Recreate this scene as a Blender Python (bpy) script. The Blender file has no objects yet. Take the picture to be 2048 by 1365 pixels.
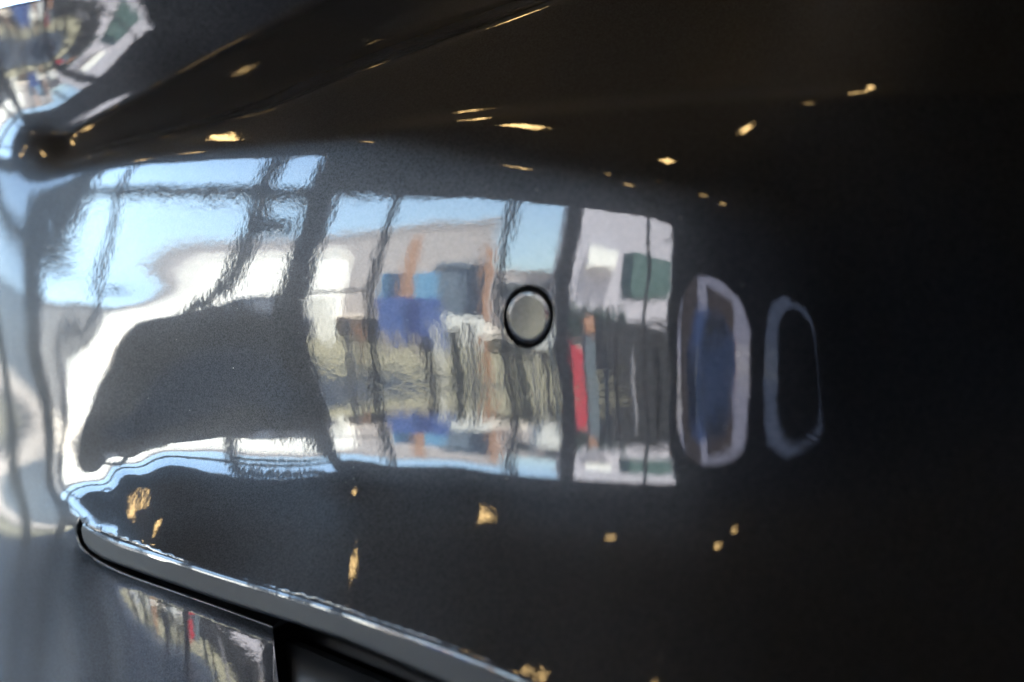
import bpy, bmesh, math, random
import numpy as np
from mathutils import Vector, Matrix
from mathutils.geometry import delaunay_2d_cdt
random.seed(7); rng = np.random.default_rng(7)
S = bpy.context.scene; COL = S.collection
import numpy as np, math
# ---- camera ----
F = 100/36*2048.0; CX, CY = 1024.0, 682.5
PITCH, ROLL = math.radians(3), math.radians(4)
def rotm():

    cp, sp = math.cos(PITCH), math.sin(PITCH)
    # camera axes in world before roll: right, forward, up
    right = np.array([1.0, 0, 0]); fwd = np.array([0, cp, sp]); up = np.array([0, -sp, cp])
    cr, sr = math.cos(ROLL), math.sin(ROLL)
    # rolled anticlockwise: world verticals lean clockwise in the picture
    r2 = right*cr + up*sr; u2 = -right*sr + up*cr
    return np.array([r2, fwd, u2]).T      # columns
RM = rotm()
def ray(px, py):
    px = np.asarray(px, float); py = np.asarray(py, float)
    return np.stack([(px-CX)/F, np.ones_like(px), -(py-CY)/F], -1)
SZ = 0.95
SENS = (1057.0, 634.0)
CAM = np.array([0, 0, SZ]) - RM @ ray(*SENS)
WX = 9.0                       # the glass wall stands at x = -WX
AZOFF = -8.0; ELS = 0.7
def az_of_w(w): return math.degrees(math.atan2(WX, -w))+AZOFF
def el_of_h(h, az): return ELS*math.degrees(math.atan(h*math.sin(math.radians(az-AZOFF))/WX))
def tps(pts, vals, q, lam=0.0, sc=300.0):
    p = np.asarray(pts, float)/sc; v = np.asarray(vals, float); q = np.asarray(q, float)/sc
    def k(a, b):
        d2 = ((a[:, None, :]-b[None])**2).sum(-1); return 0.5*d2*np.log(d2+1e-12)
    n = len(p); A = np.zeros((n+3, n+3)); A[:n, :n] = k(p, p)+lam*np.eye(n)
    A[:n, n] = 1; A[:n, n+1:] = p; A[n:, :n] = A[:n, n:].T
    c = np.linalg.solve(A, np.concatenate([v, np.zeros(3)]))
    out = np.empty(len(q))
    for i in range(0, len(q), 20000):
        qq = q[i:i+20000]; out[i:i+20000] = k(qq, p) @ c[:n] + c[n] + qq @ c[n+1:]
    return out
def line_sd(line, X, Y):
    "signed height of points below (positive) a polyline given as y(x)"
    l = np.asarray(line, float); return Y-np.interp(X, l[:, 0], l[:, 1])
def sstep(x): return 1/(1+np.exp(-np.clip(x, -40, 40)))

# ================= camera, world, sun, exposure =================
cd = bpy.data.cameras.new("camera"); cam = bpy.data.objects.new("camera", cd); COL.objects.link(cam)
cd.lens = 100; cd.sensor_width = 36; cd.clip_start = 0.02; cd.clip_end = 2000
m = Matrix.Identity(4)
for r in range(3):
    m[r][0] = RM[r, 0]; m[r][1] = RM[r, 2]; m[r][2] = -RM[r, 1]; m[r][3] = CAM[r]
cam.matrix_world = m; S.camera = cam
cd.dof.use_dof = True; cd.dof.aperture_fstop = 5.6; cd.dof.focus_distance = 1.10
FI = math.radians(-AZOFF)
def wl(w, b, z=0.0):
    "room frame: w along the glass wall, b metres from the bumper towards the street"
    x, y = -b, w
    return Vector((x*math.cos(FI)-y*math.sin(FI), x*math.sin(FI)+y*math.cos(FI), z))
SUN_AZ_L, SUN_EL = math.radians(48), math.radians(57)
sd = wl(math.sin(SUN_AZ_L)*-1.0, -math.cos(SUN_AZ_L)); sd.z = math.tan(SUN_EL)*sd.length; sd.normalize()   # towards the sun
w = bpy.data.worlds.new("World"); S.world = w; w.use_nodes = True
nt = w.node_tree; bg = nt.nodes["Background"]; sk = nt.nodes.new("ShaderNodeTexSky")
sk.sky_type = 'NISHITA'; sk.sun_disc = False; sk.sun_elevation = SUN_EL; sk.sun_rotation = math.atan2(sd.x, sd.y)
sk.air_density = 1.0; sk.dust_density = 1.5; sk.ozone_density = 1.5
nt.links.new(sk.outputs[0], bg.inputs[0]); bg.inputs[1].default_value = 0.12
sl = bpy.data.lights.new("sun", 'SUN'); sl.energy = 4.0; sl.angle = math.radians(0.5); sl.color = (1, .95, .88)
so = bpy.data.objects.new("sun", sl); COL.objects.link(so); so.rotation_euler = (-sd).to_track_quat('-Z', 'Y').to_euler()
S.view_settings.view_transform = 'Standard'; S.view_settings.look = 'None'; S.view_settings.exposure = 4.4; S.view_settings.gamma = 1
S.cycles.max_bounces = 10; S.cycles.sample_clamp_indirect = 8; S.cycles.use_denoising = True

# ================= body surface: fitted height field =================
# ---------- reflection targets ----------
AZ, EL = [], []
def aw(w, *pts):
    for p in pts: AZ.append((p, az_of_w(w)))
def ad(a, *pts):
    for p in pts: AZ.append((p, a+AZOFF))
def ed(e, *pts):
    for p in pts: EL.append((p, e*ELS if e<40 else e))
EH = []
def eh(h, *pts):
    for p in pts: EH.append((p, h))
# mullions seen in the main hollow
aw(2, (700,310),(655,480),(610,640),(592,760),(592,850),(635,935))
aw(3, (545,305),(505,430),(470,560))
aw(1, (800,385),(740,600),(705,760),(710,860),(735,930))
aw(-1, (1050,392),(1020,560),(1000,760),(985,850),(1012,940))
aw(-2, (1165,410),(1135,600),(1120,760),(1120,850),(1138,950))
aw(-5, (1310,430),(1290,600),(1275,760),(1292,960))
aw(-6, (1368,440),(1350,560),(1335,760),(1365,965))
aw(5, (120,380),(135,520),(160,610),(182,720),(190,830))
aw(6, (55,320),(55,450),(65,560),(85,700),(110,810),(135,900),(152,970),(127,1120))
aw(2, (165,1150)); aw(-2, (372,1205),(362,1290),(352,1365))
ad(40,(1430,500),(1425,760),(1440,960)); ad(33,(1520,600),(1520,900)); ad(26,(1700,500),(1700,800),(1700,1000)); ad(14,(2048,400),(2048,1000))
ad(8,(2300,700)); ad(142,(-60,400),(-30,700),(0,1000))
eh(2.7,(800,378),(950,384),(1050,392),(1150,405),(1250,420),(1360,442),(700,372),(600,366),(500,362),(400,368),(300,374),(200,387),(130,415),(90,450),
   (1360,968),(1250,962),(1140,955),(1000,945),(800,935),(650,932),(500,915),(400,905),(300,915),(220,945),(185,985))
eh(3.9,(700,297),(540,302),(350,312),(200,325),(640,946),(500,935),(400,928),(300,935),(240,955))
ed(12,(1030,495),(800,478),(600,474),(450,470),(300,472),(220,480),(165,520),(135,600),(100,640),(20,680),(1000,905),(800,893),(700,888),(600,883),(450,878),(330,888),(240,925),(185,975))
ed(7,(600,530),(400,522),(260,532),(200,565),(168,640),(145,740),(830,550),(830,880))
ed(-5.7,(190,700),(215,650),(300,650),(400,655),(600,660),(630,700),(642,760),(630,830),(590,850),(400,862),(330,885),(260,915),(205,955),(60,1120),(110,1130),(20,1140))
ed(-4,(720,762)); ed(-3.5,(850,762)); ed(-3,(1000,762)); ed(-2.5,(1150,762)); ed(-2,(1300,762)); ed(-9,(300,760)); ed(-7,(480,760)); ed(-3,(740,700),(720,820),(850,820)); ed(-1.5,(900,700),(1050,700),(1000,820),(1150,700),(1150,820),(1290,700),(1290,820))
ed(2,(60,960),(30,950)); ed(6,(60,860)); ed(16,(40,400),(0,400),(30,330)); ed(16,(20,520),(60,520)); ed(17,(-60,480))
ed(45,(1045,240),(1290,235),(1475,255),(700,985),(965,1028),(1225,1075),(1440,1090))
ed(60,(830,1245),(1090,1335),(1310,1345),(300,1035)); ed(68,(1060,1400),(600,1190)); ed(62,(1700,1350),(2000,1350))
ed(3,(1500,760),(1700,760),(2000,760)); ed(18,(1500,520),(1500,960)); ed(50,(2048,200),(1700,200)); ed(25,(1750,400),(2048,450)); ed(40,(1650,1100),(2000,1100))
# upper-left panel (A)
AAZ = [((75,20),71.6),((72,60),71.6),((95,110),71.6),((180,132),71.6),((240,138),71.6),((115,80),62),((190,50),58),((340,40),48),((520,0),42),((300,80),52),
       ((20,100),78),((20,170),82),((100,200),82),((200,170),77),((20,10),76),((0,240),92),((60,330),104),((60,280),96),((150,220),84),((400,110),52),((0,350),108),((-80,150),90),((-80,300),110),((330,-60),50)]
AEL = [((100,20),2),((120,80),-3),((190,60),-1),((350,20),2),((180,105),5),((260,90),12),((240,115),15),((420,20),12),((330,80),13),((300,120),18),((440,50),15),((230,170),17),((150,222),16),
       ((20,60),2),((20,120),-4),((40,150),-2),((60,170),3),((90,180),11),((150,190),18),((60,230),13),((20,240),9),((0,320),14),((60,320),15),((40,400),14),((20,0),14),((0,10),14),((-80,200),2),((540,-20),15),((500,60),20),((100,255),18)]
# valley V, crease-side C, upper D
LED = [(-400,345),(100,330),(200,320),(300,303),(500,283),(640,268),(800,250),(900,236),(1100,217),(1400,195),(1700,184),(2048,178),(2500,172)]
LDC = [(-400,360),(120,318),(240,288),(380,255),(530,212),(700,140),(900,65),(1080,0),(1400,-120),(2500,-520)]
LCA = [(-400,300),(60,285),(120,270),(180,237),(300,180),(450,95),(600,15),(700,-40),(1000,-200),(2500,-1000)]
AEL=[(p,v*ELS*(0.72 if v>=12 and p[0]>90 else 1)) for p,v in AEL]; AAZ=[(p,v+AZOFF) for p,v in AAZ]
ELFP=[(p,v*ELS) for p,v in [((200,1168),-1),((280,1195),1),((360,1225),2),((420,1240),3),((540,1285),5),((165,1185),-5.7),((230,1240),-5.7),((300,1305),-5.7),((350,1355),-5.7),((450,1470),-5.7),((0,1300),-16),((100,1300),-13),((200,1380),-12),((100,1450),-20),((300,1550),-18),((700,1350),6),((700,1600),-4),((-200,1300),-14)]]
ad(60,(440,1260)); ad(52,(540,1300),(540,1450)); ad(98,(215,1220)); ad(85,(300,1260)); ad(125,(60,1300)); ad(110,(150,1300),(150,1500)); ad(90,(260,1400))

WLB=40.0
WLA,WLO=9.0,0.03
WLT=8.0
WTL,WHD,WBL=20.0,20.0,10.0
WLFY=0.5
WAF=5.0
AXW,EXW,WLF,EYW=2,0,.35,0
WOX,WOY=0.01,0.06
X0,X1,Y0,Y1 = -320,2368,-256,1664
def refl_dir(az, el):
    a, e = np.radians(az), np.radians(el)
    return np.stack([-np.cos(e)*np.sin(a), -np.cos(e)*np.cos(a), np.sin(e)], -1)
def grad_from_dir(r, px, py):
    d = ray(px, py); rc = r @ RM
    n = rc-d/np.linalg.norm(d, axis=-1, keepdims=True); n /= np.linalg.norm(n, axis=-1, keepdims=True)
    nd = (n*d).sum(-1); return -n[..., 0]/(F*nd), n[..., 2]/(F*nd)
def build_fields(X, Y):
    q = np.stack([X.ravel(), Y.ravel()], -1)
    azE = tps([p for p,_ in AZ], [v for _,v in AZ], q, 0.02)
    els = list(EL)
    azp = tps([p for p,_ in AZ], [v for _,v in AZ], np.array([p for p,_ in EH], float), 0.02)
    for (p,h),a in zip(EH, azp): els.append((p, el_of_h(h, a)))
    elE = tps([p for p,_ in els], [v for _,v in els], q, 0.01)
    azA = tps([p for p,_ in AAZ],[v for _,v in AAZ], q, 0.01); elA = tps([p for p,_ in AEL],[v for _,v in AEL], q, 0.01)
    def G(az, el): return grad_from_dir(refl_dir(np.clip(az,-20,160), np.clip(el,-40,130)), q[:,0], q[:,1])
    az2 = [t for t in AZ if t[0][0] < 100 and t[0][1] > 500 or t[0][1] > 1180 or t[0] in ((127,1120),(165,1150))]
    el2 = [t for t in els if t[0][0] < 120 and t[0][1] > 500]+ELFP
    azF = tps([p for p,_ in az2],[v for _,v in az2], q, 0.01); elF = tps([p for p,_ in el2],[v for _,v in el2], q, 0.01)
    mid = np.interp(q[:,0],[150,215,300,450,640,850,2400],[1065,1090,1140,1195,1260,1350,2100])
    wF = sstep((q[:,1]-mid)/4.0)*sstep((q[:,0]-120)/6.0)
    azE = np.clip(azE,-20,160)*(1-wF)+wF*azF; elE = np.clip(elE,-30,75)*(1-wF)+wF*elF
    gE = G(azE, np.clip(elE,-30,75)); gA = G(azA, np.clip(elA,-30,45))
    x, y = q[:,0], q[:,1]
    azD = np.interp(x, [0,600,1100,1700,2300],[100,90,70,40,20]); gD = G(azD, 86+0*x)
    gC = G(np.interp(x,[0,300,1000],[110,100,90]), 104+0*x)
    gV = G(np.interp(x,[0,300,700],[95,85,80]), -30+0*x)
    sED = line_sd(LED,x,y); sDC = line_sd(LDC,x,y); sCA = line_sd(LCA,x,y)
    wE = sstep(sED/9)                       # 1 in the hollow
    wD = sstep(sDC/np.interp(x,[100,400,900],[10,7,5]))
    tw = np.interp(x,[100,200,450,700],[1,6,13,20])   # half width of the valley
    wC = sstep((sCA-tw)/3.0); wA = sstep(-(sCA+tw)/3.0)
    out = []
    regw = [wE*1.0+(1-wE)*(wD*wd+(1-wD)*(wA*WAF+(1-wA)*wc)) for wd,wc in ((0.02,0.01),(0.15,0.05))]
    band = 1-0.95*np.maximum(np.exp(-(sED/25)**2), np.exp(-(sDC/25)**2)*(x>100))
    lo = sstep((y-np.interp(x,[150,300,640,1400,2048],[1010,975,965,1000,1000]))/12.0)*(x>140)*(1-wF); hi = sstep((np.interp(x,[150,700,1400,2048],[300,285,400,420])-y)/10.0)
    side = sstep((x-1450)/40.0)
    for k in (0,1):
        top = wA*gA[k]+(1-wA)*(wC*gC[k]+(1-wC)*gV[k])
        up = wD*gD[k]+(1-wD)*top
        g = wE*gE[k]+(1-wE)*up
        # left of the tip the upper panel flows straight into the hollow's outer side
        wl = sstep((105-x)/12.0)
        mix = sstep((y-300)/25.0); g = wl*(mix*gE[k]+(1-mix)*gA[k])+(1-wl)*g
        outw = np.maximum(np.maximum(lo*np.exp(0*x), hi*wE), side)
        w0 = regw[k]*band*(1-outw)+(0 if k==0 else WLO)*lo*regw[k]*np.clip((2400-x)/1200,0,1)+(WOX,WOY)[k]*outw*regw[k]*band
        if k == 1: w0 = w0*(1+WTL*np.exp(-((x-400)/260)**2-((y-400)/110)**2)+WHD*np.exp(-((y-np.interp(x,[100,700,1050,1360],[400,376,392,440]))/22)**2)*(x<1400)+WLB*np.exp(-((x-270)/110)**2-((y-905)/50)**2)+WBL*np.exp(-((x-350)/200)**2-((y-740)/90)**2))
        w = wl*(WLF*(1+WLA*np.exp(-((x-90)/80)**2-((y-700)/250)**2)) if k==0 else WLFY*(1+WLT*np.exp(-((x-20)/90)**2-((y-480)/170)**2)))+(1-wl)*w0
        if k==0: gx0=g
        w = np.maximum(w*(AXW/(1+(F*gx0)**2)**EXW if k==0 else 1.0/(1+(F*gx0)**2)**EYW/(1+(F*g)**2)), 2e-4)
        out.append((g.reshape(X.shape), w.reshape(X.shape)))
    return out
def slot_weight(X, Y):
    w = np.ones_like(X)
    top = np.interp(X,[150,215,300,450,640,850,1000,1060,1500,2400],[1040,1073,1100,1150,1200,1272,1330,1365,1560,2000])
    bot = np.interp(X,[150,170,230,365,540,900,2400],[1075,1120,1160,1215,1280,1440,2100])
    w[(X>150)&(Y>top+np.interp(X,[150,240,420],[6,7,14]))&(Y<bot-6)] = 0.02
    w[(X>560)&(Y>top+14)] = 0.02
    return w
def solve(h=8, its=(400,300,300)):
    s = None
    for lev, hh in enumerate((h*4, h*2, h)):
        xs = np.arange(X0, X1+1, hh, dtype=float); ys = np.arange(Y0, Y1+1, hh, dtype=float)
        nx, ny = len(xs), len(ys)
        XX, YY = np.meshgrid(xs[:-1]+hh/2, ys); gx, wx = build_fields(XX, YY)[0]; gx = gx*hh; wx = wx*slot_weight(XX, YY)
        XX, YY = np.meshgrid(xs, ys[:-1]+hh/2); gy, wy = build_fields(XX, YY)[1]; gy = gy*hh; wy = wy*slot_weight(XX, YY)
        gx = np.nan_to_num(gx); gy = np.nan_to_num(gy)
        def At(rx, ry):
            o = np.zeros((ny, nx)); o[:, 1:] += rx; o[:, :-1] -= rx; o[1:] += ry; o[:-1] -= ry; return o
        def A(v): return At(wx*(v[:,1:]-v[:,:-1]), wy*(v[1:]-v[:-1])) + 1e-9*v
        b = At(wx*gx, wy*gy)
        if s is None: s = np.zeros((ny, nx))
        else:
            s2 = np.empty((ny, s.shape[1])); yo = np.arange(Y0, Y1+1, hh*2)
            for j in range(s.shape[1]): s2[:, j] = np.interp(ys, yo, s[:, j])
            xo = np.arange(X0, X1+1, hh*2); s = np.stack([np.interp(xs, xo, s2[i]) for i in range(ny)])
        r = b-A(s); p = r.copy(); rr = (r*r).sum()
        for it in range((3000,2500,2000)[lev]):
            Ap = A(p); al = rr/(p*Ap).sum(); s = s+al*p; r = r-al*Ap; r2 = (r*r).sum()
            if r2 < 1e-20: break
            p = r+(r2/rr)*p; rr = r2
    i = (SENS[1]-Y0)/h; j = (SENS[0]-X0)/h
    s -= s[int(round(i)), int(round(j))]
    return xs, ys, s

WLOCAL = WX
# ================= materials =================
def mat(name, col, rough=0.6, metal=0.0, noise=0.0, scale=5.0, emit=None, es=0.0, spec=0.5, coat=0.0, bump=0.0, bscale=40.0):
    m = bpy.data.materials.new(name); m.use_nodes = True; n = m.node_tree; p = n.nodes["Principled BSDF"]
    p.inputs['Base Color'].default_value = (*col, 1); p.inputs['Roughness'].default_value = rough
    p.inputs['Metallic'].default_value = metal; p.inputs['Specular IOR Level'].default_value = spec
    p.inputs['Coat Weight'].default_value = coat
    if emit: p.inputs['Emission Color'].default_value = (*emit, 1); p.inputs['Emission Strength'].default_value = es
    if noise or bump: tc = n.nodes.new('ShaderNodeTexCoord')
    if noise:
        tx = n.nodes.new('ShaderNodeTexNoise'); tx.inputs['Scale'].default_value = scale; tx.inputs['Detail'].default_value = 6
        n.links.new(tc.outputs['Object'], tx.inputs['Vector'])
        mr = n.nodes.new('ShaderNodeMapRange'); mr.inputs[3].default_value = 1-noise; mr.inputs[4].default_value = 1+noise
        n.links.new(tx.outputs[0], mr.inputs[0])
        mx = n.nodes.new('ShaderNodeVectorMath'); mx.operation = 'SCALE'; mx.inputs[0].default_value = col
        n.links.new(mr.outputs[0], mx.inputs['Scale']); n.links.new(mx.outputs[0], p.inputs['Base Color'])
    if bump:
        t2 = n.nodes.new('ShaderNodeTexNoise'); t2.inputs['Scale'].default_value = bscale; t2.inputs['Detail'].default_value = 4
        n.links.new(tc.outputs['Object'], t2.inputs['Vector'])
        bp = n.nodes.new('ShaderNodeBump'); bp.inputs['Strength'].default_value = bump; bp.inputs['Distance'].default_value = 0.02
        n.links.new(t2.outputs[0], bp.inputs['Height']); n.links.new(bp.outputs[0], p.inputs['Normal'])
    return m
def paint(name="metallic_grey_paint", peel=1.0):
    m = bpy.data.materials.new(name); m.use_nodes = True; n = m.node_tree; L = n.links; p = n.nodes["Principled BSDF"]
    tc = n.nodes.new('ShaderNodeTexCoord')
    p.inputs['Metallic'].default_value = 0.85; p.inputs['Roughness'].default_value = 0.42
    p.inputs['Coat Weight'].default_value = 1.0; p.inputs['Coat Roughness'].default_value = 0.028; p.inputs['Coat IOR'].default_value = 1.6
    # aluminium flakes under the lacquer
    vo = n.nodes.new('ShaderNodeTexVoronoi'); vo.inputs['Scale'].default_value = 2600; L.new(tc.outputs['Object'], vo.inputs['Vector'])
    sep = n.nodes.new('ShaderNodeSeparateColor'); L.new(vo.outputs['Color'], sep.inputs[0])
    mr = n.nodes.new('ShaderNodeMapRange'); mr.inputs[3].default_value = 0.5; mr.inputs[4].default_value = 1.8; L.new(sep.outputs[0], mr.inputs[0])
    sc = n.nodes.new('ShaderNodeVectorMath'); sc.operation = 'SCALE'; sc.inputs[0].default_value = PAINT
    L.new(mr.outputs[0], sc.inputs['Scale']); L.new(sc.outputs[0], p.inputs['Base Color'])
    # orange peel in the lacquer
    no = n.nodes.new('ShaderNodeTexNoise'); no.inputs['Scale'].default_value = 470; no.inputs['Detail'].default_value = 1.5; L.new(tc.outputs['Object'], no.inputs['Vector'])
    n2 = n.nodes.new('ShaderNodeTexNoise'); n2.inputs['Scale'].default_value = 90; n2.inputs['Detail'].default_value = 1.0; L.new(tc.outputs['Object'], n2.inputs['Vector'])
    ad_ = n.nodes.new('ShaderNodeMath'); ad_.operation = 'MULTIPLY_ADD'; ad_.inputs[1].default_value = 2.6
    L.new(n2.outputs[0], ad_.inputs[0]); L.new(no.outputs[0], ad_.inputs[2])
    bp = n.nodes.new('ShaderNodeBump'); bp.inputs['Strength'].default_value = 1.0; bp.inputs['Distance'].default_value = 0.0000125*peel
    L.new(ad_.outputs[0], bp.inputs['Height']); L.new(bp.outputs[0], p.inputs['Coat Normal'])
    return m
PAINT = (0.029, 0.031, 0.036)
M_paint = paint()
M_trim = mat("satin_dark_trim", (0.016, 0.020, 0.026), 0.52, 0.2, noise=.15, scale=900, spec=.5, bump=0.02, bscale=1500)
M_black = mat("black_plastic", (0.006, 0.006, 0.007), 0.45, noise=.2, scale=400)
M_blackgloss = mat("satin_black_insert", (0.008, 0.008, 0.009), 0.35, noise=.2, scale=500, bump=.02, bscale=2000)
M_ring = mat("black_rubber", (0.004, 0.004, 0.005), 0.85, noise=.1, scale=300, spec=.1)

# ================= scene helpers =================
def link(o): COL.objects.link(o); return o
def thing(name, label, cat, loc=(0, 0, 0), group=None):
    o = bpy.data.objects.new(name, None); link(o); o.location = loc; o.empty_display_size = .2
    o['label'] = label; o['category'] = cat
    if group: o['group'] = group
    return o
def meshobj(name, vs, fs, material, parent=None, smooth=False):
    me = bpy.data.meshes.new(name); me.from_pydata([tuple(v) for v in vs], [], fs); me.update()
    if smooth: me.polygons.foreach_set('use_smooth', [True]*len(me.polygons))
    me.materials.append(material); o = bpy.data.objects.new(name, me); link(o)
    if parent: o.parent = parent; o.matrix_parent_inverse = Matrix.Translation(-Vector(parent.location))
    return o
def tag(o, label, cat, group=None):
    o['label'] = label; o['category'] = cat
    if group: o['group'] = group
    return o
def box_geo(w0, w1, b0, b1, z0, z1):
    v = [wl(a, b, z) for z in (z0, z1) for (a, b) in ((w0, b0), (w1, b0), (w1, b1), (w0, b1))]
    f = [(0, 1, 2, 3), (4, 7, 6, 5), (0, 4, 5, 1), (1, 5, 6, 2), (2, 6, 7, 3), (3, 7, 4, 0)]
    return v, f
def box(name, w0, w1, b0, b1, z0, z1, material, parent=None, bev=0.0):
    v, f = box_geo(w0, w1, b0, b1, z0, z1); o = meshobj(name, v, f, material, parent)
    bm = bmesh.new(); bm.from_mesh(o.data); bmesh.ops.recalc_face_normals(bm, faces=bm.faces[:])
    if bev: bmesh.ops.bevel(bm, geom=bm.edges[:], offset=bev, segments=2, affect='EDGES')
    bm.to_mesh(o.data); bm.free(); return o
def struct(o): o['kind'] = 'structure'; return o

# ================= the car =================
XS, YS, SF = solve()
H8 = XS[1]-XS[0]
def gauss(a, k=1):
    for _ in range(k):
        b = np.pad(a, 1, mode='edge'); a = (b[:-2, 1:-1]+2*b[1:-1, 1:-1]+b[2:, 1:-1])/4
        b = np.pad(a, 1, mode='edge'); a = (b[1:-1, :-2]+2*b[1:-1, 1:-1]+b[1:-1, 2:])/4
    return a
SXF = gauss(np.gradient(SF, H8, axis=1)); SYF = gauss(np.gradient(SF, H8, axis=0))
def samp(A, px, py):
    "bicubic (Catmull-Rom) sample of a grid"
    fx = np.clip((np.asarray(px, float)-X0)/H8, 1, len(XS)-2.001); fy = np.clip((np.asarray(py, float)-Y0)/H8, 1, len(YS)-2.001)
    j = fx.astype(int); i = fy.astype(int); u = fx-j; v = fy-i
    def cr(t): return (-.5*t**3+t*t-.5*t, 1.5*t**3-2.5*t*t+1, -1.5*t**3+2*t*t+.5*t, .5*t**3-.5*t*t)
    cu, cv = cr(u), cr(v); o = 0
    for a in range(4):
        for c in range(4): o = o+cv[a]*cu[c]*A[i+a-1, j+c-1]
    return o
def surf(px, py):
    d = ray(px, py); s = samp(SF, px, py); P = np.exp(s)[..., None]*d
    sx, sy = samp(SXF, px, py), samp(SYF, px, py)
    Tu = sx[..., None]*d+np.array([1/F, 0, 0]); Tv = sy[..., None]*d+np.array([0, 0, -1/F])
    n = np.cross(Tu, Tv); n /= np.linalg.norm(n, axis=-1, keepdims=True); n *= np.sign(-(n*d).sum(-1))[..., None]
    return P @ RM.T+CAM, n @ RM.T
def dens(line, step):
    "even points on a smoothed polyline"
    l = np.asarray(line, float)
    for _ in range(3):
        q = np.empty((2*len(l)-2, 2)); q[0::2] = l[:-1]*.75+l[1:]*.25; q[1::2] = l[:-1]*.25+l[1:]*.75
        l = np.vstack([l[:1], q, l[-1:]])
    sgm = np.r_[0, np.cumsum(np.linalg.norm(np.diff(l, axis=0), axis=1))]; n = max(2, int(sgm[-1]/step)+1)
    t = np.linspace(0, sgm[-1], n); return np.stack([np.interp(t, sgm, l[:, 0]), np.interp(t, sgm, l[:, 1])], -1)
XE, YE = X1, Y1
U_ = dens([(158, 1034), (165, 1048), (183, 1060), (215, 1072), (300, 1100), (450, 1150), (640, 1203), (850, 1274), (1000, 1331), (1060, 1357), (1500, 1530), (1790, YE)], 6)
B_ = dens([(158, 1034), (151, 1052), (151, 1078), (168, 1108), (230, 1146), (365, 1192), (545, 1258)], 6)
B2_ = dens([(545, 1258), (549, 1310), (560, 1400), (590, 1520), (620, YE)], 8)
TL_ = dens([(X0, 108), (-150, 60), (0, 17), (110, -3), (230, -32), (420, -90), (760, Y0)], 8)
outer = [tuple(p) for p in TL_[:-1]]+[(760, Y0)]+[(x, Y0) for x in range(800, XE, 16)]+[(XE, Y0)]+[(XE, y) for y in range(Y0+16, YE, 16)]+[(XE, YE)]+[(x, YE) for x in range(XE-16, 1800, -16)]
outer += [tuple(p) for p in U_[::-1]]+[tuple(p) for p in B_[1:]]+[tuple(p) for p in B2_[1:]]
outer += [(x, YE) for x in range(600, X0, -16)]+[(X0, YE)]+[(X0, y) for y in range(YE-16, 110, -16)]
# the hole for the parking sensor: a true circle on the surface
Psen, Nsen = surf(np.array([SENS[0]]), np.array([SENS[1]])); Psen, Nsen = Vector(Psen[0]), Vector(Nsen[0])
t1 = Vector((0, 0, 1)); t1 = (t1-t1.dot(Nsen)*Nsen).normalized(); t2 = Nsen.cross(t1)
PXM = (Psen-Vector(CAM)).length/F     # metres per photo pixel at the sensor
RH = 65*PXM
def project(P):
    c = (np.asarray(P)-CAM) @ RM; return np.stack([CX+F*c[..., 0]/c[..., 1], CY-F*c[..., 2]/c[..., 1]], -1)
ang = np.linspace(0, 2*math.pi, 73)[:-1]
circ = np.array([Psen+t1*(RH*math.cos(a))+t2*(RH*math.sin(a)) for a in ang]); hole = project(circ)
def inside(poly, x, y):
    poly = np.asarray(poly); r = np.zeros(x.shape, bool); j = len(poly)-1
    for i in range(len(poly)):
        xi, yi = poly[i]; xj, yj = poly[j]
        if yi != yj: r ^= ((yi > y) != (yj > y)) & (x < (xj-xi)*(y-yi)/(yj-yi)+xi)
        j = i
    return r
gx, gy = np.meshgrid(np.arange(X0+8, XE, 8.0), np.arange(Y0+8, YE, 8.0))
gx = gx.ravel(); gy = gy.ravel(); ok = inside(outer, gx, gy) & ~inside(hole, gx, gy)
gx, gy = gx[ok], gy[ok]
bnd = np.vstack([np.array(outer, float), hole])
near = np.zeros(len(gx), bool)
for i in range(0, len(bnd), 50):
    near |= (((gx[:, None]-bnd[None, i:i+50, 0])**2+(gy[:, None]-bnd[None, i:i+50, 1])**2) < 3.2**2).any(1)
gx, gy = gx[~near], gy[~near]
no_, nh = len(outer), len(hole)
pts = [Vector(p) for p in bnd]+[Vector(p) for p in zip(gx, gy)]
edges = [(i, (i+1) % no_) for i in range(no_)]+[(no_+i, no_+(i+1) % nh) for i in range(nh)]
vo_, _, fo, _, _, _ = delaunay_2d_cdt(pts, edges, [], 0, 1e-4)
V2 = np.array([tuple(v) for v in vo_]); Fc = np.array(fo)
cen = V2[Fc].mean(1); kp = inside(outer, cen[:, 0], cen[:, 1]) & ~inside(hole, cen[:, 0], cen[:, 1]); Fc = Fc[kp]
P3, N3 = surf(V2[:, 0], V2[:, 1])
car = thing('car', 'dark grey metallic car filling the frame, seen close at its glossy bumper corner', 'car', tuple(Psen+Vector((.1, .1, -.7))))
bumper = meshobj('bumper', P3, [tuple(int(i) for i in f) for f in Fc], M_paint, car, True)
me = bumper.data
if sum((me.polygons[k].normal.dot(Vector(N3[me.polygons[k].vertices[0]])) for k in range(0, len(me.polygons), 997))) < 0:
    me.flip_normals()
me.normals_split_custom_set_from_vertices([tuple(n) for n in N3])
def sweep(name, rows, material, parent, smooth=True, closed=False):
    "rows: list of equal-length point rows"
    n = len(rows[0]); vs = [p for r in rows for p in r]; fs = []
    for a in range(len(rows)-1):
        for i in range(n if closed else n-1):
            j = (i+1) % n; fs.append((a*n+i, a*n+j, (a+1)*n+j, (a+1)*n+i))
    o = meshobj(name, vs, fs, material, parent, smooth)
    bm = bmesh.new(); bm.from_mesh(o.data); bmesh.ops.recalc_face_normals(bm, faces=bm.faces[:]); bm.to_mesh(o.data); bm.free(); return o
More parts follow.
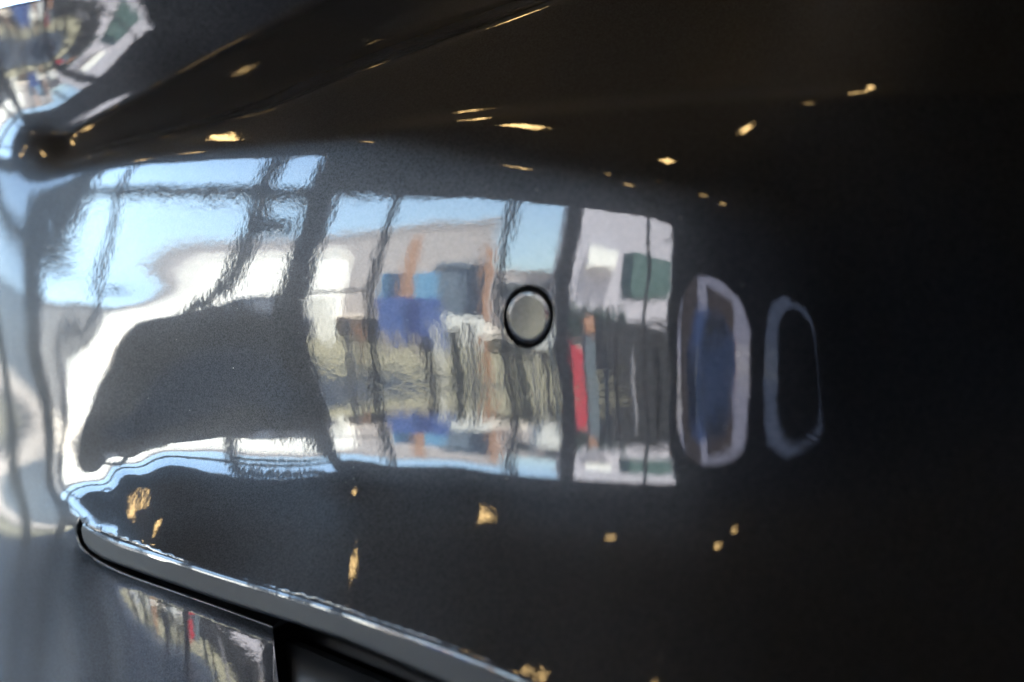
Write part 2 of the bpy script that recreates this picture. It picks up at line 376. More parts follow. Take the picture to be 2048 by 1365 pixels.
def edge_frame(line, flip):
    P, N = surf(line[:, 0], line[:, 1]); T = np.gradient(P, axis=0); T /= np.linalg.norm(T, axis=1, keepdims=True)
    def sm(A, k):
        k = min(k, (len(A)-1)//2*2-1)
        if k < 3: return A
        Q = np.pad(A, ((k//2, k//2), (0, 0)), mode='edge'); return np.stack([np.convolve(Q[:, c], np.ones(k)/k, mode='valid') for c in range(3)], 1)
    N = sm(N, 21); N /= np.linalg.norm(N, axis=1, keepdims=True); T = sm(T, 9)
    B = np.cross(N, T)*flip; B /= np.linalg.norm(B, axis=1, keepdims=True); return P, N, T, B
# rolled lower edge of the upper skin and the upright trim face below it
P, N, T, B = edge_frame(U_, 1)
def smk(A, k):
    Q = np.pad(A, ((k//2, k//2), (0, 0)), mode='edge'); return np.stack([np.convolve(Q[:, c], np.ones(k)/k, mode='valid') for c in range(3)], 1)
T = smk(T, 61); T /= np.linalg.norm(T, axis=1, keepdims=True)
# the face looks level out of the car, turning with the edge
vw = (P-CAM)/np.linalg.norm(P-CAM, axis=1, keepdims=True)
azf = np.radians(np.interp(U_[:, 0], [150, 300, 700, 1100, 1800], [112, 104, 88, 66, 40])+AZOFF)
rf = np.stack([-np.sin(azf), -np.cos(azf), -0.05+0*azf], 1); nf = rf-vw; nf -= (nf*T).sum(1, keepdims=True)*T; nf /= np.linalg.norm(nf, axis=1, keepdims=True)
dn_ = np.cross(nf, T); dn_ *= -np.sign(dn_[:, 2:3])      # down along the face
def rot(a): return nf*math.cos(a)-dn_*math.sin(a), dn_*math.cos(a)+nf*math.sin(a)   # normal, tangent when tilted up by a
Ps = smk(P, 21); R0 = 44*PXM; A0 = math.radians(20); rows = [Ps-dn_*1.5*PXM-nf*0.8*PXM, Ps]; K = 14
for k in range(K):
    a = A0*(1-(k+.5)/K); rows.append(rows[-1]+rot(a)[1]*(R0*A0/K))
sweep('rolled_edge', rows, M_paint, bumper)
wid = np.interp(U_[:, 0], [158, 166, 185, 215, 450, 700, 900, 1200], [4, 22, 32, 35, 36, 38, 50, 66])*PXM
end = rows[-1]; rows2 = [end]
for k in range(1, 9): rows2.append(end+dn_*(wid*k/8)[:, None])
for k in range(1, 7):
    a = -math.radians(14*k); rows2.append(rows2[-1]+(dn_*math.cos(a)+nf*math.sin(a))*2.0*PXM)
rows2.append(rows2[-1]-nf*0.03)
sweep('trim_face', rows2, M_trim, bumper)
# rim of the opening on the lower skin
P, N, T, B = edge_frame(B_, -1)
if B[len(B)//2][2] < 0: B = -B
rows = []
for k in range(9):
    a = math.radians(k*11.0); rows.append([P[i]+7*PXM*(math.sin(a)*B[i]-(1-math.cos(a))*N[i]) for i in range(len(P))])
rows.append([np.array(p)-0.02*N[i] for i, p in enumerate(rows[-1])])
sweep('opening_rim', rows, M_paint, bumper)
P, N, T, B = edge_frame(B2_, -1)
if B[len(B)//2][0] < 0: B = -B
rows = [[P[i]+3*PXM*(math.sin(math.radians(k*15))*B[i]-(1-math.cos(math.radians(k*15)))*N[i]) for i in range(len(P))] for k in range(7)]
rows.append([np.array(p)-0.02*N[i] for i, p in enumerate(rows[-1])])
sweep('panel_edge', rows, M_paint, bumper)
# dark liner behind the slot
def offset_patch(name, poly, back, material, parent, step=14):
    x0, x1, y0, y1 = min(p[0] for p in poly), max(p[0] for p in poly), min(p[1] for p in poly), max(p[1] for p in poly)
    a, b = np.meshgrid(np.arange(x0, x1+step, step), np.arange(y0, y1+step, step)); ny, nx = a.shape
    Pp, Nn = surf(a.ravel(), b.ravel()); vw = Pp-CAM; vw /= np.linalg.norm(vw, axis=1, keepdims=True)
    bk = back(a.ravel(), b.ravel()) if callable(back) else back
    Q = Pp+vw*(bk[:, None] if hasattr(bk, 'shape') else bk); cx_ = a+step/2; cy_ = b+step/2; msk = inside(poly, cx_.ravel(), cy_.ravel()).reshape(a.shape)
    fs = [(i*nx+j, i*nx+j+1, (i+1)*nx+j+1, (i+1)*nx+j) for i in range(ny-1) for j in range(nx-1) if msk[i, j]]
    return meshobj(name, Q, fs, material, parent, True)
offset_patch('slot_liner', [(120, 1000), (260, 1040), (620, 1150), (1050, 1300), (1900, 1620), (1900, YE), (400, YE), (430, 1290), (120, 1150)], 0.028, M_black, bumper)
# black lower insert right of the body panel
I_ = dens([(549, 1262), (620, 1292), (760, 1350), (900, 1412), (1300, 1590), (1500, YE+60)], 8)
P, N = surf(I_[:, 0], I_[:, 1]); vw = (P-CAM)/np.linalg.norm(P-CAM, axis=1, keepdims=True)
P = P+vw*0.010
rows = []
for k in range(8):
    a = math.radians(90-k*12.8); rows.append(P+np.array([0, 0, 1.0])*(-0.0025+0.0025*math.sin(a))+vw*(0.004*math.cos(math.radians(k*12.8))))
rows.append(rows[-1]+np.array([0, 0, -0.02])); rows.append(rows[-1]+np.array([0, 0, -0.12])+vw*.01)
sweep('lower_insert', [rows[0]+vw*.02]+rows, M_blackgloss, bumper)
# black edge round the top of the upper panel
P, N, T, B = edge_frame(TL_, 1)
if B[len(B)//2][2] < 0: B = -B
rows = []
for k in range(9):
    a = math.radians(k*11.0); rows.append([P[i]+9*PXM*(math.sin(a)*B[i]-(1-math.cos(a))*N[i]) for i in range(len(P))])
rows.append([np.array(p)-0.03*N[i] for i, p in enumerate(rows[-1])])
sweep('top_seal', rows, M_ring, bumper)
# parking sensor
Nsd = (Nsen+t1*-0.036).normalized()
def lathe(name, prof, material, parent, n=64):
    rows = [[Psen+(t1-t1.dot(Nsd)*Nsd)*(r*PXM*math.cos(a))+t2*(r*PXM*math.sin(a))+Nsd*(z*PXM) for a in np.linspace(0, 2*math.pi, n+1)[:-1]] for r, z in prof]
    o = sweep(name, rows, material, parent, True, True); return o
sensor = meshobj('parking_sensor', [(0, 0, 0)], [], M_ring, None); bpy.data.objects.remove(sensor)
gap = [66+0*i for i in range(1)]
lathe_wall = None
ringo = lathe('parking_sensor', [(63, -22), (62.7, -9), (62.2, -8), (58, -8.4), (56.0, -9), (50.0, -10)], M_ring, bumper)
# painted lip of the hole
rows = []
Rr = 3.4
for k in range(8):
    a = math.radians(k*12.8)
    rows.append([Vector(circ[i])-(Vector(circ[i])-Psen).normalized()*(Rr*PXM*math.sin(a))-Nsen*(Rr*PXM*(1-math.cos(a))) for i in range(len(circ))])
wall_rows = [rows[-1], [p-Nsen*(20*PXM) for p in rows[-1]]]
# sit the lip on the curved skin
cp, _ = surf(hole[:, 0], hole[:, 1])
rows = [[r[i]+(Vector(cp[i])-Vector(circ[i])) for i in range(len(circ))] for r in rows]
sweep('sensor_hole_lip', rows, M_paint, bumper, True, True)
wall_rows[0] = rows[-1]; sweep('sensor_hole_wall', wall_rows, M_ring, bumper, True, True)
M_disc = paint('sensor_paint', 0.12)
disc = lathe('sensor_disc', [(0.01, 1.0), (20, 1.0), (42, 1.0), (45.0, 1.0), (45.5, .95), (48, .65), (50.6, .2), (52.2, -.5), (53.3, -1.8), (54.0, -4)], M_disc, ringo)

lathe('sensor_skirt', [(54.0, -4), (54.2, -20)], M_ring, ringo)
# dust specks lying on the lacquer
r_ = np.random.default_rng(5); vs, fs = [], []
M_dust = mat("dust", (0.35, 0.33, 0.3), 0.9)
for i in range(90):
    px, py = r_.uniform(180, 1500), r_.uniform(340, 1000)
    if (px-SENS[0])**2+(py-SENS[1])**2 < 80**2: continue
    Pd, Nd = surf(np.array([px]), np.array([py])); Pd, Nd = Vector(Pd[0]), Vector(Nd[0]); q = r_.uniform(.6, 1.9)*PXM
    a_ = Nd.orthogonal().normalized(); c_ = Nd.cross(a_); k = len(vs)
    vs += [Pd+Nd*0.00003+(a_*math.cos(t)+c_*math.sin(t))*q*r_.uniform(.6, 1.1) for t in np.linspace(0, 2*math.pi, 7)[:-1]]+[Pd+Nd*q*.6]
    fs += [(k+j, k+(j+1) % 6, k+6) for j in range(6)]
o = meshobj('dust_specks', vs, fs, M_dust, bumper); o['kind'] = 'stuff'

# ================= showroom =================
ZR = SZ
def hz(el, w, b):
    "height of something at elevation el seen from the bumper, at wall station w pushed out to b"
    return ZR+math.hypot(b, w*b/WLOCAL)*math.tan(math.radians(el))
M_floor = mat("polished_floor", (0.04, 0.046, 0.056), 0.55, noise=.12, scale=.8)
M_ceil = mat("brown_ceiling", (0.17, 0.125, 0.09), 0.9, noise=.1, scale=1)
M_wall = mat("dark_wall", (0.018, 0.018, 0.02), 0.9, noise=.1, scale=1)
M_mull = mat("anthracite_frame", (0.022, 0.026, 0.032), 0.4, noise=.1, scale=3)
M_lamp = mat("warm_lamp", (1, .8, .5), 0.5, emit=(1.0, 0.66, 0.27), es=1.0)
M_grout = mat("floor_joint", (0.03, 0.033, 0.04), 0.8)
def glassmat(tint=(.90, .95, .94), name='window_glass'):
    m = bpy.data.materials.new(name); m.use_nodes = True; n = m.node_tree; n.nodes.clear()
    o = n.nodes.new('ShaderNodeOutputMaterial'); mx = n.nodes.new('ShaderNodeMixShader'); t = n.nodes.new('ShaderNodeBsdfTransparent'); g = n.nodes.new('ShaderNodeBsdfGlossy')
    f = n.nodes.new('ShaderNodeFresnel'); f.inputs[0].default_value = 1.45; g.inputs['Roughness'].default_value = 0.0; t.inputs[0].default_value = (*tint, 1)
    n.links.new(f.outputs[0], mx.inputs[0]); n.links.new(t.outputs[0], mx.inputs[1]); n.links.new(g.outputs[0], mx.inputs[2]); n.links.new(mx.outputs[0], o.inputs[0]); return m
M_glass = glassmat(); M_dimg = glassmat((.30, .32, .34), 'added_dim_glass'); M_dim = glassmat((.28, .31, .38), 'doorway_dim_glass'); M_dim2 = glassmat((.10, .13, .18), 'far_dim_glass')  # all tints but the first are added to dim overbright reflections
W0, W1, ZC = -31.0, 15.0, 4.35
HB, HT = ZR+1.89, ZR+2.73+.05
floor = struct(box('floor', W0, W1, -7, WLOCAL-.02, -0.2, 0, M_floor))
ceil_ = struct(box('ceiling', W0, W1, -7, WLOCAL+.4, ZC, ZC+.3, M_ceil))
struct(box('back_wall', W0, W1, -7.2, -7, 0, ZC, M_wall)); struct(box('side_wall', W0-.2, W0, -7, WLOCAL+.1, 0, ZC, M_wall))
bk = box('bulkhead_wall', W0, 1.8, WLOCAL, WLOCAL+.3, HB, ZC, M_wall); tag(bk, 'dark bulkhead wall above the showroom glazing', 'wall')
bk = box('bulkhead_wall', 1.8, W1, WLOCAL, WLOCAL+.3, HT, ZC, M_wall); tag(bk, 'dark bulkhead wall above the taller panes with transom', 'wall')
gl = thing('glazing', 'glazed showroom front with anthracite mullions and transom', 'window front', tuple(wl(0, WLOCAL+.1, 0)))
mull = [(-6.5, .3, 'thick'), (-5.2, .05, 'thin'), (-2.25, .36, 'thick'), (-1.22, .11, 'thin'), (.62, .13, 'thin'), (1.80, .44, 'thick'), (2.6, .20, 'thin'), (5.1, .07, 'thin'), (6.15, .62, 'thick'), (8.6, .5, 'thick'), (11.5, .4, 'thick')]
for wq, th, _ in mull:
    top = HT if wq >= 1.7 else HB
    box('mullion', wq-th/2, wq+th/2, WLOCAL-.05, WLOCAL+.16, 0, top, M_mull, gl, .01)
mw = sorted(m_[0] for m_ in mull)+[W1]
box('transom', 1.96, W1, WLOCAL-.03, WLOCAL+.12, HB-.10, HB+.06, M_mull, gl, .01)
box('door_rail', .66, 2.5, WLOCAL-.02, WLOCAL+.04, hz(2.0, 1.5, WLOCAL)-.03, hz(2.0, 1.5, WLOCAL)+.03, M_mull, gl, .005)
box('hanging_panel', 2.12, 2.55, WLOCAL+.08, WLOCAL+.12, hz(9.1, 2.4, WLOCAL), hz(10.2, 2.4, WLOCAL), M_mull, gl, .01)
for a, b in zip(mw[:-1], mw[1:]):
    if a < -6.5: continue
    meshobj('pane', [wl(a, WLOCAL+.05, 0.02), wl(b, WLOCAL+.05, 0.02), wl(b, WLOCAL+.05, HT if a >= 1.7 else HB), wl(a, WLOCAL+.05, HT if a >= 1.7 else HB)], [(0, 1, 2, 3)], M_dimg if a >= 6 else M_glass, gl)  # leftmost panes carry an added tint that dims their grazing reflection
# solid front right of the last bay, its openings arched to reflect as ovals
fw = thing('front_wall', 'dark solid front wall beside the glazing with a low doorway arched to reflect as an oval', 'wall', tuple(wl(-8, WLOCAL, 0)))
for a, b, z0, z1 in ((W0, -30, 0, HB), (-15.5, -14.6, 0, HB), (-6.85, -6.6, 0, HB)): box('wall_panel', a, b, WLOCAL, WLOCAL+.25, z0, z1, M_wall, fw)
def arch_panel(name, a, b, zlo, zhi, zt, b0, b1, m, parent, under=False, n=24):
    "wall over an arched opening (or, under=True, a leaf filling an arch)"
    vs, fs = [], []
    for i in range(n+1):
        t = -1+2*i/n; w_ = a+(b-a)*i/n; za = zlo+(zhi-zlo)*math.sqrt(max(0, 1-abs(t)**2.6))
        lo_, hi_ = (0, za) if under else (za, zt)
        vs += [wl(w_, b0, lo_), wl(w_, b0, hi_), wl(w_, b1, hi_), wl(w_, b1, lo_)]
    for i in range(n):
        for k in range(4): fs.append((4*i+k, 4*i+(k+1) % 4, 4*i+4+(k+1) % 4, 4*i+4+k))
    return meshobj(name, vs, fs, m, parent)
arch_panel('arch_panel', -14.6, -6.85, .5, 2.15, HB, WLOCAL, WLOCAL+.25, M_wall, fw); arch_panel('arch_panel', -30, -15.5, .3, 3.1, HB+.8, WLOCAL, WLOCAL+.25, M_wall, fw)  # arch shape made up so both openings reflect as ovals
sh = tag(arch_panel('blocking_panel', -28.8, -17.0, .2, 2.5, 0, WLOCAL-.1, WLOCAL-.04, M_wall, None, True), 'added dark panel blocking the far opening to leave a pale ring', 'blocking_panel')  # panel added to block light, leaving a pale ring around it
meshobj('dimming_pane', [wl(-14.6, WLOCAL+.1, 0), wl(-6.85, WLOCAL+.1, 0), wl(-6.85, WLOCAL+.1, 2.3), wl(-14.6, WLOCAL+.1, 2.3)], [(0, 1, 2, 3)], M_dim, fw)  # panes added dark to dim what shows through both openings
meshobj('dimming_pane', [wl(-30, WLOCAL+.1, 0), wl(-15.8, WLOCAL+.1, 0), wl(-15.8, WLOCAL+.1, 3.3), wl(-30, WLOCAL+.1, 3.3)], [(0, 1, 2, 3)], M_dim2, fw)
# ceiling lamps in rows
def lamp(w, b, i, sw=.22, sb=.13):
    t = thing('ceiling_lamp', 'warm rectangular ceiling lamp', 'lamp', tuple(wl(w, b, ZC)), 'warm rectangular lamps in the showroom ceiling')
    box('lamp_frame', w-sw/2-.04, w+sw/2+.04, b-sb/2-.04, b+sb/2+.04, ZC-.05, ZC-.002, M_mull, t); box('diffuser', w-sw/2, w+sw/2, b-sb/2, b+sb/2, ZC-.07, ZC-.052, M_lamp, t)
for k, (w_, b_) in enumerate([(1.36, 6.67), (-.60, 6.63), (-2.60, 6.07), (-4.39, 4.17), (3.74, 6.94), (5.09, 8.3), (3.19, 4.05), (-6.06, 4.71), (-1.03, 4.01), (-1.82, 3.39), (1.07, 1.73), (-.12, 1.41), (2.76, .95), (1.43, .18), (5.37, 2.39)]):
    lamp(w_, b_, k, *((.06, .04) if k == 9 else (.13, .08) if k == 8 else (.2, .12) if k == 0 else (.3, .14) if k == 4 else (.15, .09) if k >= 10 else (.27, .17)))

# ================= street =================
M_asph = mat("asphalt", (0.045, 0.045, 0.047), 0.9, noise=.25, scale=3); M_pave = mat("pavement", (0.60, 0.52, 0.42), 0.9, noise=.15, scale=1.5)
M_grass = mat("dry_grass", (0.25, 0.225, 0.14), 0.95, noise=.35, scale=1.2)
M_beige = mat("beige_render", (0.34, 0.31, 0.30), 0.9, noise=.06, scale=.6); M_white = mat("white_render", (0.8, 0.79, 0.74), 0.8, noise=.05, scale=.6)
M_tan = mat("tan_pillar", (0.42, 0.22, 0.12), 0.9, noise=.1, scale=1); M_blue = mat("royal_blue", (0.045, 0.10, 0.33), 0.5, noise=.1, scale=1)
M_cyan = mat("cyan_sign", (0.14, 0.36, 0.58), 0.5, noise=.15, scale=.8); M_bgrey = mat("blue_grey_cladding", (0.12, 0.16, 0.20), 0.7, noise=.12, scale=1)
M_lav = mat("pale_grey_wall", (0.42, 0.40, 0.44), 0.9, noise=.08, scale=.5); M_green = mat("dark_green", (0.035, 0.07, 0.05), 0.8, noise=.3, scale=1.5)
M_teal = mat("teal_tarpaulin", (0.085, 0.15, 0.135), 0.7, noise=.2, scale=1.5); M_red = mat("red_plastic", (0.55, 0.04, 0.07), 0.4, noise=.1, scale=2)
M_dark = mat("dark_grey_car_paint", (0.035, 0.042, 0.055), 0.35, noise=.1, scale=1, coat=.2); M_glassd = mat("dark_glass", (0.02, 0.025, 0.03), 0.05)
M_brown = mat("brown_wall", (0.12, 0.085, 0.065), 0.9, noise=.3, scale=1.5); M_oran = mat("orange_cloth", (0.5, 0.27, 0.17), 0.9, noise=.2, scale=3)
M_bcar = mat("blue_car_paint", (0.05, 0.10, 0.22), 0.3, noise=.1, scale=1, coat=.5); M_tyre = mat("tyre_rubber", (.015, .015, .015), .8); M_rim = mat("alloy", (.5, .5, .52), .3, .9)
struct(box('pavement', -60, 1.75, WLOCAL+.12, WLOCAL+1.5, -.16, -0.02, M_pave)); struct(box('forecourt', 1.77, 60, WLOCAL+.12, WLOCAL+1.5, -.16, -.02, M_asph)); struct(box('road', -70, 90, WLOCAL+8, WLOCAL+15, -.3, -.15, M_asph))
struct(box('verge', -70, 90, WLOCAL+1.5, WLOCAL+8, -.3, -.05, M_grass)); struct(box('far_pavement', -70, 90, WLOCAL+15, 160, -.3, -.1, M_pave))
def V(px_w, b): return px_w*b/WLOCAL       # a station on the glass seen from the bumper, pushed out to b
def building(name, label, wa, wb, b, depth, elt, m, wins=0, parapet=True, elb=None, wm=None):
    a, c = sorted((V(wa, b), V(wb, b))); z1 = hz(elt, (wa+wb)/2, b); z0 = -.1 if elb is None else hz(elb, (wa+wb)/2, b)
    t = thing(name, label, name.replace('_', ' '), tuple(wl((a+c)/2, b, z0)))
    box('wall', a, c, b, b+depth, z0, z1, m, t)
    if parapet: box('roof_edge', a-.15, c+.15, b-.12, b+depth, z1, z1+.22, m, t)
    for i in range(wins):
        cw = (c-a)/wins; x0 = a+cw*(i+.22); x1 = a+cw*(i+.78)
        fr = box('window', x0, x1, b-.06, b+.02, z0+(z1-z0)*.45, z0+(z1-z0)*.8, M_bgrey, t); box('pane', x0+.1, x1-.1, b-.09, b-.07, z0+(z1-z0)*.45+.1, z0+(z1-z0)*.8-.1, M_glassd, fr)
    return t
building('warehouse', 'long low beige building across the street below a blue sky', 6.2, -1.1, 48, 14, 8.4, M_beige)
building('added_grey_building', 'mid grey building added to darken the strip left of the white building', 6.3, 4.65, 38, 6, 7.6, mat('mid_grey_render', (.13, .128, .13), .9, noise=.08, scale=.6))  # block added in front to darken the overbright end of the beige wall
building('annex', 'low beige annex left of the long building', 13, 6.5, 47, 12, 5.6, M_bgrey)
building('shop', 'bright white sunlit low building facing the street', 4.6, 1.2, 36, 8, 6.9, M_white)
building('office', 'pale building at the far end of the street', -1.1, -2.2, 46, 12, 4.6, M_beige, 2)
building('hall', 'tall pale lavender grey hall behind green bushes', -2.05, -7.5, 44, 1.5, 13.2, M_lav)
building('depot', 'long pale depot seen through the doorways on the right', -7.8, -32, 44, 14, 9.0, M_lav)
building('cladding_building', 'blue grey clad box building between the sign and the pillar', -.45, -.98, 22, 4, 5.0, M_bgrey)
building('kiosk', 'small bright white kiosk in front of the grey box', -.45, -1.0, 17, 1.5, -.6, M_white, 0, False)
building('low_wall_building', 'low white building right of the thin mullion', -1.6, -2.05, 18, 2, 1.5, M_white, 0, False)
building('white_box', 'white box standing high on the hall', -2.8, -3.8, 43, .6, 6.6, M_white, 0, False, 4.7)
def pillar(wq, el1, el0, b, label):
    a = V(wq, b); o = box('pillar', a-.16, a+.16, b, b+.3, hz(el0, wq, b), hz(el1, wq, b), M_tan); tag(o, label, 'pillar')
pillar(.06, 8.0, 1.0, 15.6, 'tan pillar standing in front of the cyan panel'); pillar(-1.03, 7.2, -1, 21.5, 'tan pillar beside the blue grey box building')
sg = thing('sign', 'large blue and cyan sign board by the beige building', 'sign', tuple(wl(V(.1, 15), 15, 0)))
a0, a1 = V(-.42, 15), V(.5, 15)
box('sign_board', a0, a1, 15, 15.3, -.04, hz(1.1, 0, 15), M_blue, sg, .03); box('sign_panel', a0, a1, 16, 16.3, 0, hz(4.3, 0, 16), M_cyan, sg, .03)
box('sign_panel', a0+(a1-a0)*.28, a0+(a1-a0)*.5, 14.93, 14.98, 0.05, hz(.9, 0, 15), mat("navy", (0.02, .045, .2), .5), sg)
def blob(name, label, cat, w, b, z0, z1, rad, m, n=260, leaf=.22, seed=1):
    "a bush: many small leaf faces through an uneven volume"
    r = np.random.default_rng(seed); vs = []; fs = []; c = wl(w, b, 0)
    for i in range(n):
        d = r.normal(size=3); d /= np.linalg.norm(d); q = r.random()**.4*(.75+.35*math.sin(3*d[0]+5*d[1]+seed))
        p = Vector((c.x+d[0]*q*rad, c.y+d[1]*q*rad, (z0+z1)/2+d[2]*q*(z1-z0)/2)); u = Vector(r.normal(size=3)).normalized()*leaf; v = u.cross(Vector(r.normal(size=3))).normalized()*leaf*.7
        k = len(vs); vs += [p-u, p+v, p+u, p-v]; fs.append((k, k+1, k+2, k+3))
    t = thing(name, label, cat, (c.x, c.y, z0)); f = meshobj('crown', vs, fs, m, t)
    tr = bmesh.new(); bmesh.ops.create_cone(tr, cap_ends=True, segments=8, radius1=.12, radius2=.05, depth=(z1-z0)*.6+max(0, z0)); me = bpy.data.meshes.new('trunk'); tr.to_mesh(me); tr.free(); me.materials.append(M_brown)
    o = bpy.data.objects.new('trunk', me); link(o); o.parent = t; o.location = (0, 0, -z0+((z1-z0)*.6+max(0, z0))/2); return t
for i, wq in enumerate((-2.5, -2.9, -3.3, -3.7, -4.15)):
    b = 24; blob('bush', 'dark green bush, %s in the row before the hall' % ('first', 'second', 'third', 'fourth', 'fifth')[i], 'bush', V(wq, b), b, -.05, hz(1.9-.1*i, wq, b), .75, M_green, 700, .13, i+1)
for i, wq in enumerate((.75, 1.0, -1.2, -1.45, -2.0)):
    b = 16.6; blob('shrub', 'olive green shrub, %s along the verge' % ('first', 'second', 'third', 'fourth', 'fifth')[i], 'shrub', V(wq, b), b, -.05, hz(-2.2, wq, b), .5, M_grass, 600, .13, i+11)
def vehicle(label, w0, w1, b, zt, m, cab=.55, red=False, name='parked_car', cat='car', wheels=True, depth=1.75):
    "side-on parked vehicle: shaped body, glass, wheels, lamps"
    L = w1-w0; t = thing(name, label, cat, tuple(wl((w0+w1)/2, b+depth/2, -.15))); z0 = -.15+.28; zs = z0+(zt-z0)*cab
    prof = [(0, z0+.05), (0.0, zs*.8), (.03, zs), (.2, zs+.05), (.33, zt-.04), (.45, zt), (.72, zt), (.82, zt-.08), (.95, zs+.06), (1, zs-.05), (1, z0+.05), (.97, z0), (.03, z0)]
    vs = []
    for d_, ins in ((0, .10), (.12, 0), (depth-.12, 0), (depth, .10)):
        for (u, z) in prof: vs.append(wl(w0+L*(u*(1-ins*.1)+ins*.05), b+d_, z if z < zs else zs+(z-zs)*(1-ins*.4)))
    n = len(prof); fs = [tuple(range(n)), tuple(range(4*n-1, 3*n-1, -1))]
    for k_ in range(3): fs += [(k_*n+i, k_*n+(i+1) % n, (k_+1)*n+(i+1) % n, (k_+1)*n+i) for i in range(n)]
    meshobj('body', vs, fs, m, t)
    g = [wl(w0+L*u, b-.01, z) for u, z in ((.26, zs+.02), (.36, zt-.10), (.56, zt-.07), (.56, zs+.02))]; meshobj('window', g, [(0, 1, 2, 3)], M_glassd, t)
    g = [wl(w0+L*u, b-.01, z) for u, z in ((.59, zs+.02), (.59, zt-.07), (.72, zt-.08), (.86, zs+.02))]; meshobj('window', g, [(0, 1, 2, 3)], M_glassd, t)
    for u in (.18, .82):
        for bb in (b-.02, b+depth-.18):
            c = wl(w0+L*u, bb+.1, -.15+.33); bm = bmesh.new(); bmesh.ops.create_cone(bm, cap_ends=True, segments=24, radius1=.33, radius2=.33, depth=.2)
            me_ = bpy.data.meshes.new('wheel'); bm.to_mesh(me_); bm.free(); me_.materials.append(M_tyre); o = bpy.data.objects.new('wheel', me_); link(o); o.parent = t
            o.location = c-Vector(t.location); dd = wl(0, 1, 0)-wl(0, 0, 0); o.rotation_euler = dd.to_track_quat('Z', 'Y').to_euler()
            bm = bmesh.new(); bmesh.ops.create_cone(bm, cap_ends=True, segments=16, radius1=.2, radius2=.2, depth=.22); me_ = bpy.data.meshes.new('rim'); bm.to_mesh(me_); bm.free(); me_.materials.append(M_rim)
            o2 = bpy.data.objects.new('rim', me_); link(o2); o2.parent = o
    box('tail_lamp', w0-.01, w0+.14, b-.02, b+.3, zs-.22, zs-.02, M_red, t); box('headlamp', w1-.14, w1+.01, b-.02, b+.3, zs-.24, zs-.08, M_white, t); return t
b = 10.6; vehicle('dark grey small parked car just outside the glass', V(1.62, b), V(3.75, b), b, hz(2.7, 3.6, b), M_dark, .40)
b = 15; vehicle('blue parked car seen through the low doorway', V(-12.6, b), V(-8.6, b), b, hz(1.2, -10, b), M_bcar)
# red tail light stand-in and other blocks by the bay on the right
def block(name, label, cat, wa, wb, b, z0, z1, m, d=.5, bev=.04):
    return tag(box(name, V(wa, b), V(wb, b), b, b+d, z0, z1, m, None, bev), label, cat)
b = 14.0
block('red_light_block', 'red block in place of a car tail light, right of the thick mullion', 'tail light', -2.80, -2.42, b, -.04, hz(-1.7, -2.6, b), M_red, .4)  # plain red block stands in for a car tail light
block('grey_crate', 'blue grey crate beside the red box', 'crate', -3.25, -2.85, b+.3, -.04, hz(-.9, -3, b), M_bgrey, .5)
block('orange_cushion', 'orange and white cushion on the grey crate', 'cushion', -3.25, -2.85, b+.3, hz(-.9, -3, b), hz(.4, -3, b), M_oran, .4, .1)
block('brown_hoarding', 'brown hoarding left of the blue sign', 'hoarding', .5, 1.1, 15.5, -.04, hz(-1.5, .8, 15.5), M_brown, .2)
block('dark_car_block', 'dark block in place of a low dark car under the teal load', 'container', -3.4, -6.3, 18, -.1, hz(.2, -4.8, 18), M_wall, 2.2)  # plain dark block stands in for a parked dark car
block('teal_container', 'teal container with pale wall behind', 'container', -4.5, -6.2, 18.2, hz(2.1, -5.3, 18.2), hz(6.4, -5.3, 18.2), M_teal, 2)
block('tan_panel', 'tan panel beside the low doorway', 'panel', -7.3, -8.6, 18.5, -.1, hz(4.5, -8, 18.5), M_brown, .3)
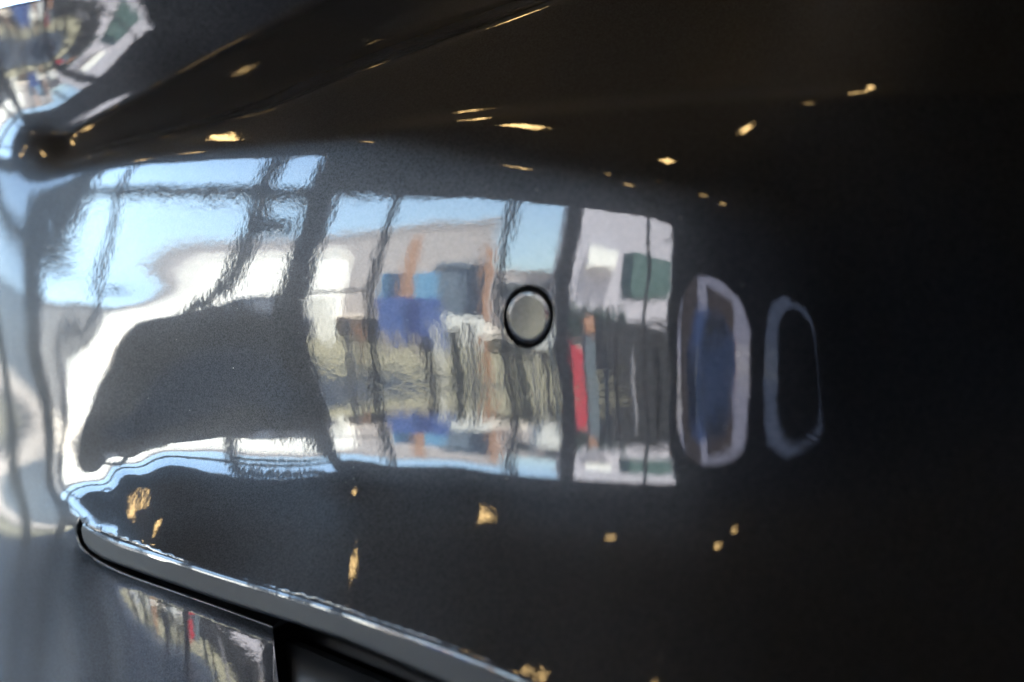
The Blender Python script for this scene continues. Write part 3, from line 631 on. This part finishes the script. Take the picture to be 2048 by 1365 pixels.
block('brown_hoarding', 'brown hoarding behind the blue car', 'hoarding', -9.6, -12.2, 17.5, -.1, hz(3.2, -11, 17.5), M_brown, .3)
block('white_cabinet', 'white cabinet standing beside the thick mullion', 'cabinet', 1.22, 1.52, 14, -.04, hz(1.3, 1.4, 14), M_white, .8)
for i, wq in enumerate((.42, .22, -.02)):
    block('bollard', 'pale post, %s in front of the blue sign' % ('first', 'second', 'third')[i], 'bollard', wq-.05, wq+.05, 13.2, -.04, hz(-2.6, wq, 13.2), M_beige, .12)

# small things standing along the verge: upright boards, sacks and posts, each of its own width and tone
M_pale = mat("pale_board", (0.7, 0.62, 0.54), 0.9, noise=.15, scale=4); M_olive = mat("olive_sack", (0.34, 0.31, 0.2), 0.95, noise=.3, scale=6)
row = [(.98, .10, -1.8, M_pale, 'pale board'), (.80, .07, -2.6, M_tan, 'tan board'), (.64, .05, -1.4, M_pale, 'narrow pale post'), (-.16, .10, -2.9, M_brown, 'brown board'), (-.30, .07, -1.6, M_white, 'white post'),
       (-.56, .16, -1.9, M_olive, 'olive sack pile'), (-.78, .08, -1.2, M_pale, 'pale narrow board'), (-.95, .10, -2.4, M_tan, 'low tan board'), (-1.40, .14, -2.2, M_olive, 'tall olive sack pile'), (-1.60, .05, -1.5, M_pale, 'thin pale post'),
       (-1.78, .08, -2.6, M_brown, 'low brown board'), (-1.96, .06, -1.2, M_bgrey, 'blue grey post'), (-3.6, .12, -1.4, M_bgrey, 'blue grey board'), (-4.0, .08, -1.0, M_brown, 'thin brown board'), (-4.7, .10, -1.6, M_lav, 'light grey board'), (-5.7, .16, -.9, M_brown, 'wide brown board')]
for i, (wq, hw, el_, m_, nm) in enumerate(row):
    bb = 9.9+(i*37 % 10)*.2
    block(nm.split()[-1] if nm.split()[-1] != 'pile' else 'sack_pile', '%s standing on the verge outside the glass, %s of the row' % (nm, ('first','second','third','fourth','fifth','sixth','seventh','eighth','ninth','tenth','eleventh','twelfth','thirteenth','fourteenth','fifteenth','sixteenth')[i]), nm.split()[-1], wq-hw*.6, wq+hw*.6, bb, -.04, hz(el_, wq, bb), m_, .14, .02)
